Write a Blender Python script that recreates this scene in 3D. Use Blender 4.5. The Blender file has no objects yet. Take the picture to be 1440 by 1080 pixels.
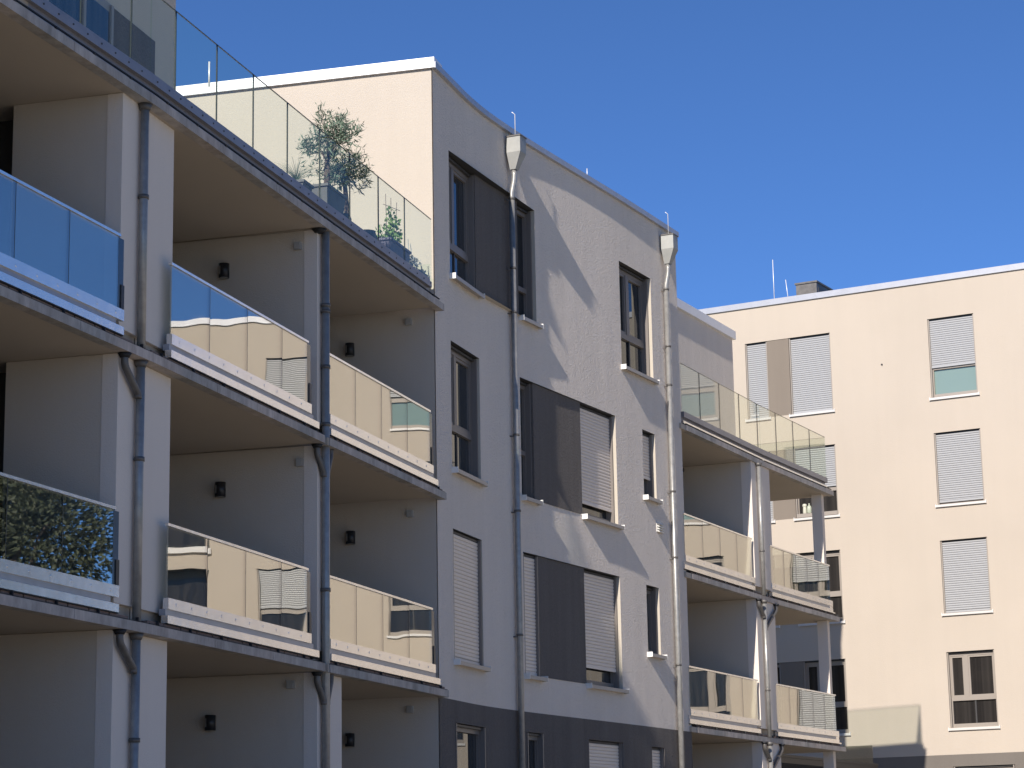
import bpy, bmesh, math, random
from mathutils import Vector, Matrix
random.seed(7)
R_ = math.radians
sc = bpy.context.scene
COL = sc.collection

# ---------------------------------------------------------------- camera, sky, sun, exposure
cam_d = bpy.data.cameras.new('camera'); cam = bpy.data.objects.new('camera', cam_d); COL.objects.link(cam)
cam_d.sensor_width = 36.0; cam_d.sensor_fit = 'HORIZONTAL'; cam_d.lens = 3203.92/1440*36
cam_d.clip_start = 0.1; cam_d.clip_end = 3000
pit, rol = R_(12.0993), R_(-1.0476)
fw = Vector((0, math.cos(pit), math.sin(pit))); up = Vector((0, -math.sin(pit), math.cos(pit))); rt = Vector((1, 0, 0))
c, s = math.cos(rol), math.sin(rol)
rt2 = rt*c + up*s; up2 = up*c - rt*s
M3 = Matrix((rt2, up2, -fw)).transposed()
cam.matrix_world = M3.to_4x4()
sc.camera = cam

SUN_AZ, SUN_EL = 21.3, 31.0          # direction the light travels to, elevation
w = bpy.data.worlds.new('World'); sc.world = w; w.use_nodes = True
nt = w.node_tree; bg = nt.nodes['Background']; sky = nt.nodes.new('ShaderNodeTexSky')
sky.sky_type = 'NISHITA'; sky.sun_disc = False; sky.sun_elevation = R_(SUN_EL); sky.sun_rotation = R_(180+SUN_AZ)
sky.altitude = 200; sky.air_density = 0.6; sky.dust_density = 0.0; sky.ozone_density = 10.0
nt.links.new(sky.outputs[0], bg.inputs[0]); bg.inputs[1].default_value = 0.114
sl = bpy.data.lights.new('sun', 'SUN'); sun = bpy.data.objects.new('sun', sl); COL.objects.link(sun)
sl.energy = 4.9; sl.angle = R_(0.53); sl.color = (1.0, 0.93, 0.85)
ld = Vector((math.sin(R_(SUN_AZ))*math.cos(R_(SUN_EL)), math.cos(R_(SUN_AZ))*math.cos(R_(SUN_EL)), -math.sin(R_(SUN_EL))))
sun.rotation_euler = ld.to_track_quat('-Z', 'Y').to_euler(); sun.location = (-20, -20, 40)
sc.render.engine = 'CYCLES'
sc.view_settings.view_transform = 'Standard'; sc.view_settings.look = 'None'
sc.view_settings.exposure = 0.35; sc.view_settings.gamma = 1.0
sc.cycles.max_bounces = 10; sc.cycles.transparent_max_bounces = 24; sc.cycles.glossy_bounces = 6; sc.cycles.diffuse_bounces = 5

# ---------------------------------------------------------------- materials
def newmat(name):
    m = bpy.data.materials.new(name); m.use_nodes = True
    return m, m.node_tree, m.node_tree.nodes['Principled BSDF']
def N(t, k, **kw):
    n = t.nodes.new(k)
    for a, b in kw.items(): setattr(n, a, b)
    return n
def coords(t, scale=(1,1,1)):
    g = N(t, 'ShaderNodeNewGeometry'); mp = N(t, 'ShaderNodeMapping'); mp.inputs['Scale'].default_value = scale
    t.links.new(g.outputs['Position'], mp.inputs['Vector']); return mp.outputs[0]
def noise(t, vec, scale, detail=4, rough=.55):
    n = N(t, 'ShaderNodeTexNoise'); n.inputs['Scale'].default_value = scale; n.inputs['Detail'].default_value = detail
    n.inputs['Roughness'].default_value = rough; t.links.new(vec, n.inputs['Vector']); return n.outputs['Fac']
def ramp(t, fac, stops):
    r = N(t, 'ShaderNodeValToRGB'); el = r.color_ramp.elements
    while len(el) < len(stops): el.new(.5)
    for e, (p, c_) in zip(el, stops): e.position = p; e.color = (*c_, 1)
    t.links.new(fac, r.inputs[0]); return r.outputs[0]
def vary(col, k): return tuple(min(1, x*k) for x in col)
def stucco(name, col, grain=.004, wave=0.0, var=.05, streak=.0, gscale=60):
    m, t, b = newmat(name); v = coords(t)
    n1 = noise(t, v, .5, 3); n2 = noise(t, coords(t, (3.5, 3.5, .18)), 1.0, 4, .6); n3 = noise(t, v, gscale, 3, .7)
    mx = N(t, 'ShaderNodeMath', operation='MULTIPLY_ADD'); t.links.new(n1, mx.inputs[0]); mx.inputs[1].default_value = 1-streak
    m2 = N(t, 'ShaderNodeMath', operation='MULTIPLY'); t.links.new(n2, m2.inputs[0]); m2.inputs[1].default_value = streak
    t.links.new(m2.outputs[0], mx.inputs[2])
    cr = ramp(t, mx.outputs[0], [(.3, vary(col, 1-var)), (.7, vary(col, 1+var))])
    cr2 = ramp(t, n3, [(.3, (1-var, 1-var, 1-var)), (.7, (1, 1, 1))])
    mm = N(t, 'ShaderNodeMix', data_type='RGBA', blend_type='MULTIPLY'); mm.inputs[0].default_value = 1
    t.links.new(cr, mm.inputs[6]); t.links.new(cr2, mm.inputs[7]); t.links.new(mm.outputs[2], b.inputs['Base Color'])
    b.inputs['Roughness'].default_value = .92; b.inputs['Specular IOR Level'].default_value = .25
    bp = N(t, 'ShaderNodeBump'); bp.inputs['Strength'].default_value = 1; bp.inputs['Distance'].default_value = grain
    t.links.new(n3, bp.inputs['Height']); last = bp
    if wave:
        b2 = N(t, 'ShaderNodeBump'); b2.inputs['Strength'].default_value = 1; b2.inputs['Distance'].default_value = wave
        t.links.new(noise(t, coords(t, (1, 1, .35)), 2.2, 3, .5), b2.inputs['Height'])
        t.links.new(bp.outputs[0], b2.inputs['Normal']); last = b2
    t.links.new(last.outputs[0], b.inputs['Normal']); return m
def plain(name, col, rough=.6, metal=0, bump=0, bscale=40, var=.0, spec=.5, vscale=3):
    m, t, b = newmat(name); b.inputs['Base Color'].default_value = (*col, 1)
    b.inputs['Roughness'].default_value = rough; b.inputs['Metallic'].default_value = metal; b.inputs['Specular IOR Level'].default_value = spec
    if var:
        t.links.new(ramp(t, noise(t, coords(t), vscale, 5, .65), [(.3, vary(col, 1-var)), (.7, vary(col, 1+var))]), b.inputs['Base Color'])
    if bump:
        bp = N(t, 'ShaderNodeBump'); bp.inputs['Distance'].default_value = bump
        t.links.new(noise(t, coords(t), bscale, 2, .5), bp.inputs['Height']); t.links.new(bp.outputs[0], b.inputs['Normal'])
    return m
def schlick(t, f0, nrm=None, graz=1.0):
    g = N(t, 'ShaderNodeNewGeometry'); d = N(t, 'ShaderNodeVectorMath', operation='DOT_PRODUCT')
    t.links.new(g.outputs['Incoming'], d.inputs[0]); t.links.new(nrm if nrm else g.outputs['Normal'], d.inputs[1])
    a = N(t, 'ShaderNodeMath', operation='ABSOLUTE'); t.links.new(d.outputs['Value'], a.inputs[0])
    o = N(t, 'ShaderNodeMath', operation='SUBTRACT', use_clamp=True); o.inputs[0].default_value = 1; t.links.new(a.outputs[0], o.inputs[1])
    p = N(t, 'ShaderNodeMath', operation='POWER'); t.links.new(o.outputs[0], p.inputs[0]); p.inputs[1].default_value = 5
    q = N(t, 'ShaderNodeMath', operation='MULTIPLY_ADD', use_clamp=True); t.links.new(p.outputs[0], q.inputs[0])
    q.inputs[1].default_value = (1-f0)*graz; q.inputs[2].default_value = f0; return q.outputs[0]
def wavy(t, dist, scale):
    bp = N(t, 'ShaderNodeBump'); bp.inputs['Strength'].default_value = 1; bp.inputs['Distance'].default_value = dist
    oi = N(t, 'ShaderNodeObjectInfo'); g = N(t, 'ShaderNodeNewGeometry'); ad = N(t, 'ShaderNodeVectorMath', operation='MULTIPLY_ADD')
    t.links.new(oi.outputs['Random'], ad.inputs[0]); ad.inputs[1].default_value = (30, 17, 9); t.links.new(g.outputs['Position'], ad.inputs[2])
    n = noise(t, ad.outputs[0], scale, 1, .4); t.links.new(n, bp.inputs['Height']); return bp.outputs[0]
def glass(name, f0, tint, dist=.002, scale=.9, gt=(.95, .91, .84), graz=1.0):
    m, t, b = newmat(name); t.nodes.remove(b); out = t.nodes['Material Output']
    tr = N(t, 'ShaderNodeBsdfTransparent'); tr.inputs[0].default_value = (*tint, 1)
    gl = N(t, 'ShaderNodeBsdfGlossy'); gl.inputs['Roughness'].default_value = 0.0; gl.inputs[0].default_value = (*gt, 1)
    t.links.new(wavy(t, dist, scale), gl.inputs['Normal'])
    mx = N(t, 'ShaderNodeMixShader'); t.links.new(schlick(t, f0, graz=graz), mx.inputs[0]); t.links.new(tr.outputs[0], mx.inputs[1]); t.links.new(gl.outputs[0], mx.inputs[2])
    t.links.new(mx.outputs[0], out.inputs[0]); return m
def winglass(name, f0=.09, base=(.012, .013, .013), curtain=None, dist=.0018):
    m, t, b = newmat(name); t.nodes.remove(b); out = t.nodes['Material Output']
    df = N(t, 'ShaderNodeBsdfDiffuse'); df.inputs[0].default_value = (*base, 1)
    if curtain:
        t.links.new(ramp(t, noise(t, coords(t, (7, 7, .05)), 1.4, 3, .6), [(.42, base), (.62, curtain)]), df.inputs[0])
    gl = N(t, 'ShaderNodeBsdfGlossy'); gl.inputs['Roughness'].default_value = 0.01; gl.inputs[0].default_value = (.9, .93, .92, 1)
    t.links.new(wavy(t, dist, 1.1), gl.inputs['Normal'])
    mx = N(t, 'ShaderNodeMixShader'); t.links.new(schlick(t, f0), mx.inputs[0]); t.links.new(df.outputs[0], mx.inputs[1]); t.links.new(gl.outputs[0], mx.inputs[2])
    t.links.new(mx.outputs[0], out.inputs[0]); return m

MT = {}
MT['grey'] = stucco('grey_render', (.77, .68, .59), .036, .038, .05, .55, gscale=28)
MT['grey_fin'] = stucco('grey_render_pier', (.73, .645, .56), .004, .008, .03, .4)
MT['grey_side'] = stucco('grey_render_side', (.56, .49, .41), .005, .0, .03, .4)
MT['cream'] = stucco('cream_render', (.485, .418, .342), .007, .0, .035, .35)
MT['cream2'] = stucco('pale_cream_render', (.525, .465, .39), .008, .0, .045, .3)
MT['reveal'] = stucco('reveal_render', (.50, .445, .365), .002, .0, .02, .3)
MT['dark'] = stucco('dark_grey_render', (.15, .133, .12), .03, .016, .14, .8, gscale=26)
MT['taupe'] = stucco('taupe_render', (.215, .18, .145), .003, 0, .05, .6)
MT['taupe_d'] = stucco('brown_grey_base_render', (.165, .145, .125), .003, 0, .06, .6)
MT['soffit'] = stucco('painted_soffit', (.46, .395, .32), .002, 0, .03, .2)
MT['zinc'] = plain('galvanised_zinc', (.31, .30, .28), .36, .35, .0015, 25, .18, vscale=9)
MT['zinc_dark'] = plain('weathered_zinc', (.13, .12, .11), .5, .3, .001, 30, .25, vscale=6)
MT['alu'] = plain('aluminium_flashing', (.86, .83, .79), .24, .85, .0022, 5, .06)
MT['alu_blue'] = plain('aluminium_recess', (.36, .37, .40), .4, .5, .001, 5, .1)
MT['cap'] = plain('aluminium_coping', (.74, .74, .75), .42, .25, .001, 4, .05)  # bright tone puts the sheen of the end-wall cap into the colour
MT['capshade'] = plain('shade_greyed_aluminium_coping', (.44, .44, .46), .4, .4, .001, 4, .06)  # same aluminium, greyed in colour to hold the shade along the curved front
MT['capgrey'] = plain('grey_metal_flashing', (.27, .26, .275), .45, .35, .001, 6, .1)
MT['gap'] = plain('black_rubber', (.015, .015, .017), .7)
MT['frame'] = plain('bronze_grey_window_frame', (.30, .26, .22), .45, .1)
MT['frame_w'] = plain('brown_grey_window_frame', (.19, .165, .145), .45, .1)
MT['frame_d'] = plain('dark_window_frame', (.045, .043, .042), .5, .1)
MT['slat'] = plain('grey_roller_shutter', (.35, .35, .35), .5, .1)
MT['slat_b'] = plain('beige_grey_roller_shutter', (.74, .65, .56), .5, .1)
MT['sill'] = plain('aluminium_sill', (.62, .59, .55), .4, .15)
MT['sill_w'] = plain('beige_metal_sill', (.37, .34, .31), .45, .15)
MT['sillcap'] = plain('sill_end_cap', (.75, .73, .69), .5)
MT['white'] = plain('white_plastic', (.62, .60, .55), .5)
MT['ebox'] = plain('grey_plastic_box', (.36, .35, .33), .6)
MT['black'] = plain('black_metal', (.03, .03, .032), .4, .3)
MT['lampin'] = plain('lamp_reflector', (.35, .33, .30), .35, .6)
MT['block'] = stucco('paver_edge', (.25, .18, .15), .003, 0, .25, .2)
MT['bal'] = glass('balustrade_glass', .37, (.72, .76, .73), .0030, .9, gt=(.97, .94, .88))
MT['ter'] = glass('terrace_glass', .015, (.945, .98, .945), .0012, .8, graz=.5)
MT['ter2'] = glass('rear_terrace_glass', .08, (.925, .95, .92), .0016, .8, graz=.7)
MT['gedge'] = plain('glass_joint', (.015, .02, .02), .4)
MT['pane'] = winglass('window_pane', .10, (.012, .012, .012), (.05, .05, .052))
MT['pane_green'] = winglass('window_pane_blind', .10, (.20, .27, .23))
MT['pane_r'] = winglass('window_pane_room', .035, (.020, .018, .017), (.036, .032, .029))
# concrete with vertical drip stains
def concrete():
    m, t, b = newmat('stained_concrete'); n = noise(t, coords(t, (4, 4, 1.6)), 1.3, 5, .7); n2 = noise(t, coords(t), .8, 3)
    a = ramp(t, n, [(.28, (.30, .275, .25)), (.5, (.44, .405, .375)), (.72, (.60, .56, .52))])
    b_ = ramp(t, n2, [(.35, (.7, .72, .72)), (.65, (1, .93, .88))])
    mm = N(t, 'ShaderNodeMix', data_type='RGBA', blend_type='MULTIPLY'); mm.inputs[0].default_value = 1
    t.links.new(a, mm.inputs[6]); t.links.new(b_, mm.inputs[7]); t.links.new(mm.outputs[2], b.inputs['Base Color'])
    b.inputs['Roughness'].default_value = .8
    bp = N(t, 'ShaderNodeBump'); bp.inputs['Distance'].default_value = .003; t.links.new(n, bp.inputs['Height']); t.links.new(bp.outputs[0], b.inputs['Normal']); return m
MT['conc'] = concrete()
MT['asphalt'] = plain('asphalt', (.10, .098, .095), .9, 0, .01, 60, .2)
MT['paving'] = plain('pale_paving', (.54, .485, .40), .85, 0, .004, 8, .12)
MT['ground_dim'] = plain('bounce_cut_dark', (.07, .06, .045), .95, 0, .02, 20, .3)  # dark tone for unseen ground, swallows light under the balconies
MT['grassm'] = plain('lawn', (.07, .11, .035), .95, 0, .02, 30, .3)
MT['bark'] = plain('bark', (.13, .10, .08), .9, 0, .01, 30, .3)
MT['olivebark'] = plain('olive_bark', (.13, .10, .085), .9, 0, .01, 30, .3)
def leafmat(name, c1, c2):
    m, t, b = newmat(name); oi = N(t, 'ShaderNodeNewGeometry')
    t.links.new(ramp(t, noise(t, coords(t), 6, 3), [(.35, c1), (.65, c2)]), b.inputs['Base Color']); b.inputs['Roughness'].default_value = .6
    return m
MT['leaf_o'] = leafmat('olive_leaf', (.07, .11, .075), (.15, .21, .15))
MT['leaf_g'] = leafmat('bright_leaf', (.09, .17, .05), (.22, .32, .10))
MT['leaf_t'] = leafmat('tree_leaf', (.045, .055, .032), (.07, .085, .045))
MT['leaf_s'] = leafmat('silver_leaf', (.20, .22, .22), (.34, .35, .34))
MT['pot_g'] = plain('grey_planter', (.11, .11, .115), .7, 0, .001, 30, .2)
MT['pot_v'] = plain('violet_grey_planter', (.115, .105, .155), .6, 0, .001, 30, .15)
MT['vase'] = plain('cream_ceramic', (.55, .53, .42), .35)
MT['vase2'] = plain('sage_ceramic', (.42, .44, .33), .35)

# ---------------------------------------------------------------- mesh helpers
class MB:
    def __init__(self): self.v = []; self.f = []; self.mi = []; self.sm = []
    def quad(self, pts, mi=0, sm=False):
        b = len(self.v); self.v += [tuple(p) for p in pts]; self.f.append(tuple(range(b, b+len(pts)))); self.mi.append(mi); self.sm.append(sm)
    def hexa(self, P, mi=0):        # P: 8 corners, 0-3 bottom ring, 4-7 top ring
        for q in ((3,2,1,0),(4,5,6,7),(0,1,5,4),(1,2,6,5),(2,3,7,6),(3,0,4,7)): self.quad([P[i] for i in q], mi)
    def box(self, S, s0, s1, o0, o1, z0, z1, mi=0, n=1):
        for k in range(n):
            a = s0+(s1-s0)*k/n; b = s0+(s1-s0)*(k+1)/n
            self.hexa([S(a,o0,z0), S(b,o0,z0), S(b,o1,z0), S(a,o1,z0), S(a,o0,z1), S(b,o0,z1), S(b,o1,z1), S(a,o1,z1)], mi)
    def tube(self, pts, r, n=12, mi=0, cap=True):
        pts = [Vector(p) for p in pts]; rs = r if isinstance(r, (list, tuple)) else [r]*len(pts); rings = []
        px = None
        for i, p in enumerate(pts):
            d = (pts[min(i+1, len(pts)-1)]-pts[max(i-1, 0)]).normalized()
            a = Vector((0,0,1)) if abs(d.z) < .9 else Vector((1,0,0))
            if px is None: x = d.cross(a).normalized()
            else: x = (px - d*px.dot(d)).normalized()
            px = x; y = d.cross(x); b = len(self.v)
            for k in range(n):
                t_ = 2*math.pi*k/n; self.v.append(tuple(p+(x*math.cos(t_)+y*math.sin(t_))*rs[i]))
            rings.append(b)
        for i in range(len(rings)-1):
            for k in range(n):
                self.f.append((rings[i]+k, rings[i]+(k+1) % n, rings[i+1]+(k+1) % n, rings[i+1]+k)); self.mi.append(mi); self.sm.append(True)
        if cap:
            for b, rev in ((rings[0], True), (rings[-1], False)):
                q = list(range(b, b+n)); self.f.append(tuple(q[::-1] if rev else q)); self.mi.append(mi); self.sm.append(False)
    def build(self, name, mats, parent=None, merge=False):
        me = bpy.data.meshes.new(name); me.from_pydata(self.v, [], self.f)
        for m in (mats if isinstance(mats, (list, tuple)) else [mats]): me.materials.append(MT[m] if isinstance(m, str) else m)
        me.polygons.foreach_set('material_index', self.mi); me.polygons.foreach_set('use_smooth', self.sm)
        bm = bmesh.new(); bm.from_mesh(me)
        if merge: bmesh.ops.remove_doubles(bm, verts=bm.verts, dist=.0005)
        bmesh.ops.recalc_face_normals(bm, faces=bm.faces) if not merge else None
        bm.to_mesh(me); bm.free(); me.update()
        o = bpy.data.objects.new(name, me); COL.objects.link(o)
        if parent: link_under(o, parent)
        return o
def tag(o, label, cat, group=None):
    o['label'] = label; o['category'] = cat
    if group: o['group'] = group
    return o
def empty(name, loc=(0,0,0)):
    o = bpy.data.objects.new(name, None); COL.objects.link(o); o.location = loc; o.empty_display_size = .3; return o
def link_under(child, root):        # parts are built in world coordinates: keep them there
    child.parent = root
    child.matrix_parent_inverse = Matrix.Translation(root.location).inverted() if root.type == 'EMPTY' else Matrix()
class Frame:                       # straight wall line: s along, o outwards, z up
    def __init__(self, p, q=None, u=None):
        self.p = Vector((p[0], p[1])); d = Vector((q[0]-p[0], q[1]-p[1])) if q else Vector(u)
        self.len = d.length; self.u = d.normalized(); self.n = Vector((self.u.y, -self.u.x))
    def __call__(self, s_, o, z): 
        a = self.p+self.u*s_+self.n*o; return Vector((a.x, a.y, z))
class Curve:                       # curved wall: parameter is the y coordinate
    def __init__(self, x0, y0, KY, KS):
        self.Y = [31+i*.02 for i in range(700)]; xs = []; x = 0
        def sl(y):
            if y <= KY[0]: return KS[0]
            for a in range(len(KY)-1):
                if y <= KY[a+1]:
                    t_ = (y-KY[a])/(KY[a+1]-KY[a]); return KS[a]+(KS[a+1]-KS[a])*t_
            return KS[-1]
        self.sl = sl
        for i, y in enumerate(self.Y):
            if i: x += (sl(self.Y[i-1])+sl(y))/2*.02
            xs.append(x)
        off = xs[int(round((y0-31)/.02))]; self.X = [v-off+x0 for v in xs]
    def __call__(self, y, o, z):
        t_ = (y-31)/.02; i = int(t_); i = max(0, min(len(self.X)-2, i)); x = self.X[i]+(self.X[i+1]-self.X[i])*(t_-i)
        k = sum(self.sl(y+d) for d in (-.3, -.15, 0, .15, .3))/5; L_ = math.hypot(1, k)
        return Vector((x+o/L_, y-o*k/L_, z))

Z0 = -1.6                          # street level (the camera stands at eye height 0)
bL, bM, bT = 2.4994, 5.3994, 8.270  # undersides of the three balcony slabs
ROOF = 12.107
a_1, a0, a1, a2, a3 = (-8.8, 8.7), (-4.857, 20.616), (-3.829, 23.728), (-2.376, 28.651), (-1.001, 33.231)
F0, F1, F2 = Frame(a0, a1), Frame(a1, a2), Frame(a2, a3)
FA = Frame((-4.12, 23.28), u=(.2655, .9641))         # frame square to the fins
c0, c1, c2 = (3.394, 43.22), (5.308, 47.375), (7.300, 51.399)
G0, G1 = Frame(c0, c1), Frame(c1, c2)
GC = Frame(c0, c2)
W = Curve(-1.136, 33.25, [33.2,34.4,35.2,36,37,38.5,40,41.5,42.5,43.6], [.31,.293,.366,.447,.484,.511,.502,.478,.478,.478])
FR = Frame((6.52, 62.0), (11.17, 59.45))

# ---------------------------------------------------------------- the ground
def sheet(name, pts, z, m, kind='structure'):
    b = MB(); b.quad([(x, y, z) for x, y in pts]); o = b.build(name, m); o['kind'] = kind; return o
sheet('ground', [(-900,-900),(900,-900),(900,1500),(-900,1500)], Z0-.02, 'grassm')
sheet('road', [(34,-80),(41,-80),(62,60),(55,60)], Z0-.012, 'asphalt')
sheet('bounce_cut_ground', [(-16,4),(-3.0,4),(4.2,30.2),(8.5,38.0),(12.5,50),(6,54),(-12,54)], Z0+.004, 'ground_dim')  # added dark ground out of view, cuts light bounced into the lower bays
sheet('bounce_paving', [(-16,-60),(32,-60),(40,38),(24,54),(6,63),(-12,63)], Z0-.004, 'paving')  # unseen ground laid pale and wide to bounce warm light onto shaded walls

# ---------------------------------------------------------------- generic wall pieces
def wall(name, S, s0, s1, z0, z1, holes, mats, parent, ds=.25, depth=.22, back=None):
    """outer skin with openings (sa, sb, za, zb) and their reveals; mats = [skin, reveal]"""
    b = MB()
    ss = {round(s0, 4), round(s1, 4)}; zz = {round(z0, 4), round(z1, 4)}
    for h in holes: ss |= {round(h[0], 4), round(h[1], 4)}; zz |= {round(max(z0, h[2]), 4), round(min(z1, h[3]), 4)}
    base = sorted(x for x in ss if s0-1e-6 <= x <= s1+1e-6); out = []
    for p, q in zip(base, base[1:]):
        n = max(1, int(math.ceil((q-p)/ds))); out += [p+(q-p)*k/n for k in range(n)]
    out.append(base[-1]); zl = sorted(z for z in zz if z0-1e-6 <= z <= z1+1e-6)
    idx = {}
    def V(i, j):
        if (i, j) not in idx: idx[(i, j)] = len(b.v); b.v.append(tuple(S(out[i], 0, zl[j])))
        return idx[(i, j)]
    for i in range(len(out)-1):
        for j in range(len(zl)-1):
            sc_, zc = (out[i]+out[i+1])/2, (zl[j]+zl[j+1])/2
            if any(h[0] < sc_ < h[1] and h[2] < zc < h[3] for h in holes): continue
            b.f.append((V(i,j), V(i+1,j), V(i+1,j+1), V(i,j+1))); b.mi.append(0); b.sm.append(True)
    for h in holes:
        za, zb = max(z0, h[2]), min(z1, h[3])
        if za >= zb: continue
        b.quad([S(h[0],0,za), S(h[0],-depth,za), S(h[0],-depth,zb), S(h[0],0,zb)], 1)
        b.quad([S(h[1],0,za), S(h[1],0,zb), S(h[1],-depth,zb), S(h[1],-depth,za)], 1)
        if h[3] <= z1+1e-6: b.quad([S(h[0],0,zb), S(h[0],-depth,zb), S(h[1],-depth,zb), S(h[1],0,zb)], 2)
        if h[2] >= z0-1e-6: b.quad([S(h[0],0,za), S(h[1],0,za), S(h[1],-depth,za), S(h[0],-depth,za)], 1)
    me = bpy.data.meshes.new(name); me.from_pydata(b.v, [], b.f)
    for m in mats: me.materials.append(MT[m])
    me.polygons.foreach_set('material_index', b.mi); me.polygons.foreach_set('use_smooth', b.sm); me.update()
    o = bpy.data.objects.new(name, me); COL.objects.link(o); link_under(o, parent); return o

def slats(S, s0, s1, o, z0, z1, pitch=.058, n=1):
    b = MB(); z = z1; k = 0
    while z > z0+.01:
        zb = max(z0, z-pitch)
        for i in range(n):
            p = s0+(s1-s0)*i/n; q = s0+(s1-s0)*(i+1)/n
            pr = [(o-.018, z), (o-.003, z-.009), (o+.001, z-pitch*.45), (o-.003, zb+.008), (o-.018, zb)]
            for (oa, za), (ob, zb_) in zip(pr, pr[1:]):
                b.quad([S(p,oa,za), S(q,oa,za), S(q,ob,zb_), S(p,ob,zb_)][::-1])
        z = zb
    b.box(S, s0, s1, o-.016, o+.004, z0-.05, z0, 0)
    return b
def sill(S, s0, s1, z, parent, proj=.085, over=.045, m='sill'):
    b = MB()
    b.box(S, s0-over, s1+over, -.02, proj, z-.045, z-.015, 0); b.box(S, s0-over, s1+over, proj-.006, proj+.004, z-.075, z-.015, 0)
    for a in (s0-over-.012, s1+over): b.box(S, a, a+.012, -.02, proj+.006, z-.078, z+.012, 1)
    return b.build('sill', [m, 'sillcap'], parent)
def window(S, s0, s1, z0, z1, parent, shut=0.0, kind='two', frame='frame', pane='pane', slat='slat', do_sill=True, mul=.40, tr=.36, dep=.15, gap=0, proj=.085, sm='sill'):
    """frame mesh named window, with pane, shutter and sill as its parts. shut = part of the height the shutter covers"""
    b = MB(); fo, fi = -dep, -dep-.07; fw_ = .055
    if kind == 'open':           # only the outer frame
        pass
    b.box(S, s0, s0+fw_, fi, fo, z0, z1); b.box(S, s1-fw_, s1, fi, fo, z0, z1)
    b.box(S, s0+fw_, s1-fw_, fi, fo, z1-.10, z1); b.box(S, s0+fw_, s1-fw_, fi, fo, z0, z0+.10)
    b.box(S, s0, s0+.03, fo, fo+.09, z0, z1); b.box(S, s1-.03, s1, fo, fo+.09, z0, z1)      # shutter rails
    wdt = s1-s0; zt = z0+(z1-z0)*tr
    if shut < .95:
        if kind == 'two':
            b.box(S, s0+fw_, s1-fw_, fi, fo+.004, zt-.05, zt+.05)
            m = s0+wdt*mul; b.box(S, m-.055, m+.055, fi, fo+.006, zt+.05, z1-.10)
            for q0, q1 in ((s0+fw_, m-.055), (m+.055, s1-fw_)):       # sashes
                b.box(S, q0, q0+.045, fi+.01, fo-.01, zt+.05, z1-.10); b.box(S, q1-.045, q1, fi+.01, fo-.01, zt+.05, z1-.10)
                b.box(S, q0+.045, q1-.045, fi+.01, fo-.01, z1-.145, z1-.10); b.box(S, q0+.045, q1-.045, fi+.01, fo-.01, zt+.05, zt+.095)
        elif kind == 'one':
            b.box(S, s0+fw_, s1-fw_, fi, fo+.004, zt-.04, zt+.04)
    wd = b.build('window', frame, parent)
    p = MB(); p.quad([S(s0+.02, fi+.02, z0+.02), S(s1-.02, fi+.02, z0+.02), S(s1-.02, fi+.02, z1-.05), S(s0+.02, fi+.02, z1-.05)]); p.build('pane', pane, wd)
    if kind == 'two' and shut < .5:
        g = MB(); m = s0+wdt*.52; g.box(S, m-.02, m+.02, fi+.022, fo-.02, z0+.05, zt-.05); g.build('glazing_bar', 'frame_d', wd)
    if shut > 0:
        zb = z1-.02-(z1-z0-.04)*shut
        slats(S, s0+.03, s1-.03, fo+.045, max(zb, z0+.06), z1-.035).build('shutter', slat, wd)
    k = MB(); k.box(S, s0+.004, s1-.004, fi, fo+.05, z1-.035, z1-.002); k.build('shutter_box', 'frame_d', wd)
    if do_sill: sill(S, s0, s1, z0, wd, proj, m=sm)
    return wd

def tube_part(name, pts, r, m, parent, n=14):
    b = MB(); b.tube(pts, r, n); return b.build(name, m, parent)
def smooth_path(pts, k=6):
    pts = [Vector(p) for p in pts]; out = [pts[0]]
    for i in range(1, len(pts)-1):
        a, b_, c_ = pts[i-1], pts[i], pts[i+1]; r = min((b_-a).length, (c_-b_).length)*.45
        p, q = b_+(a-b_).normalized()*r, b_+(c_-b_).normalized()*r
        for j in range(k+1):
            t_ = j/k; out.append(p*(1-t_)**2+b_*2*t_*(1-t_)+q*t_*t_)
    out.append(pts[-1]); return out
def collar(p, r, parent, h=.045, m='zinc_dark', name='pipe_clamp', ear=None):
    b = MB(); p = Vector(p); b.tube([p-Vector((0,0,h/2)), p+Vector((0,0,h/2))], r, 14)
    if ear: b.tube([p, p+Vector(ear)], .012, 8)
    return b.build(name, m, parent)

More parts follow.
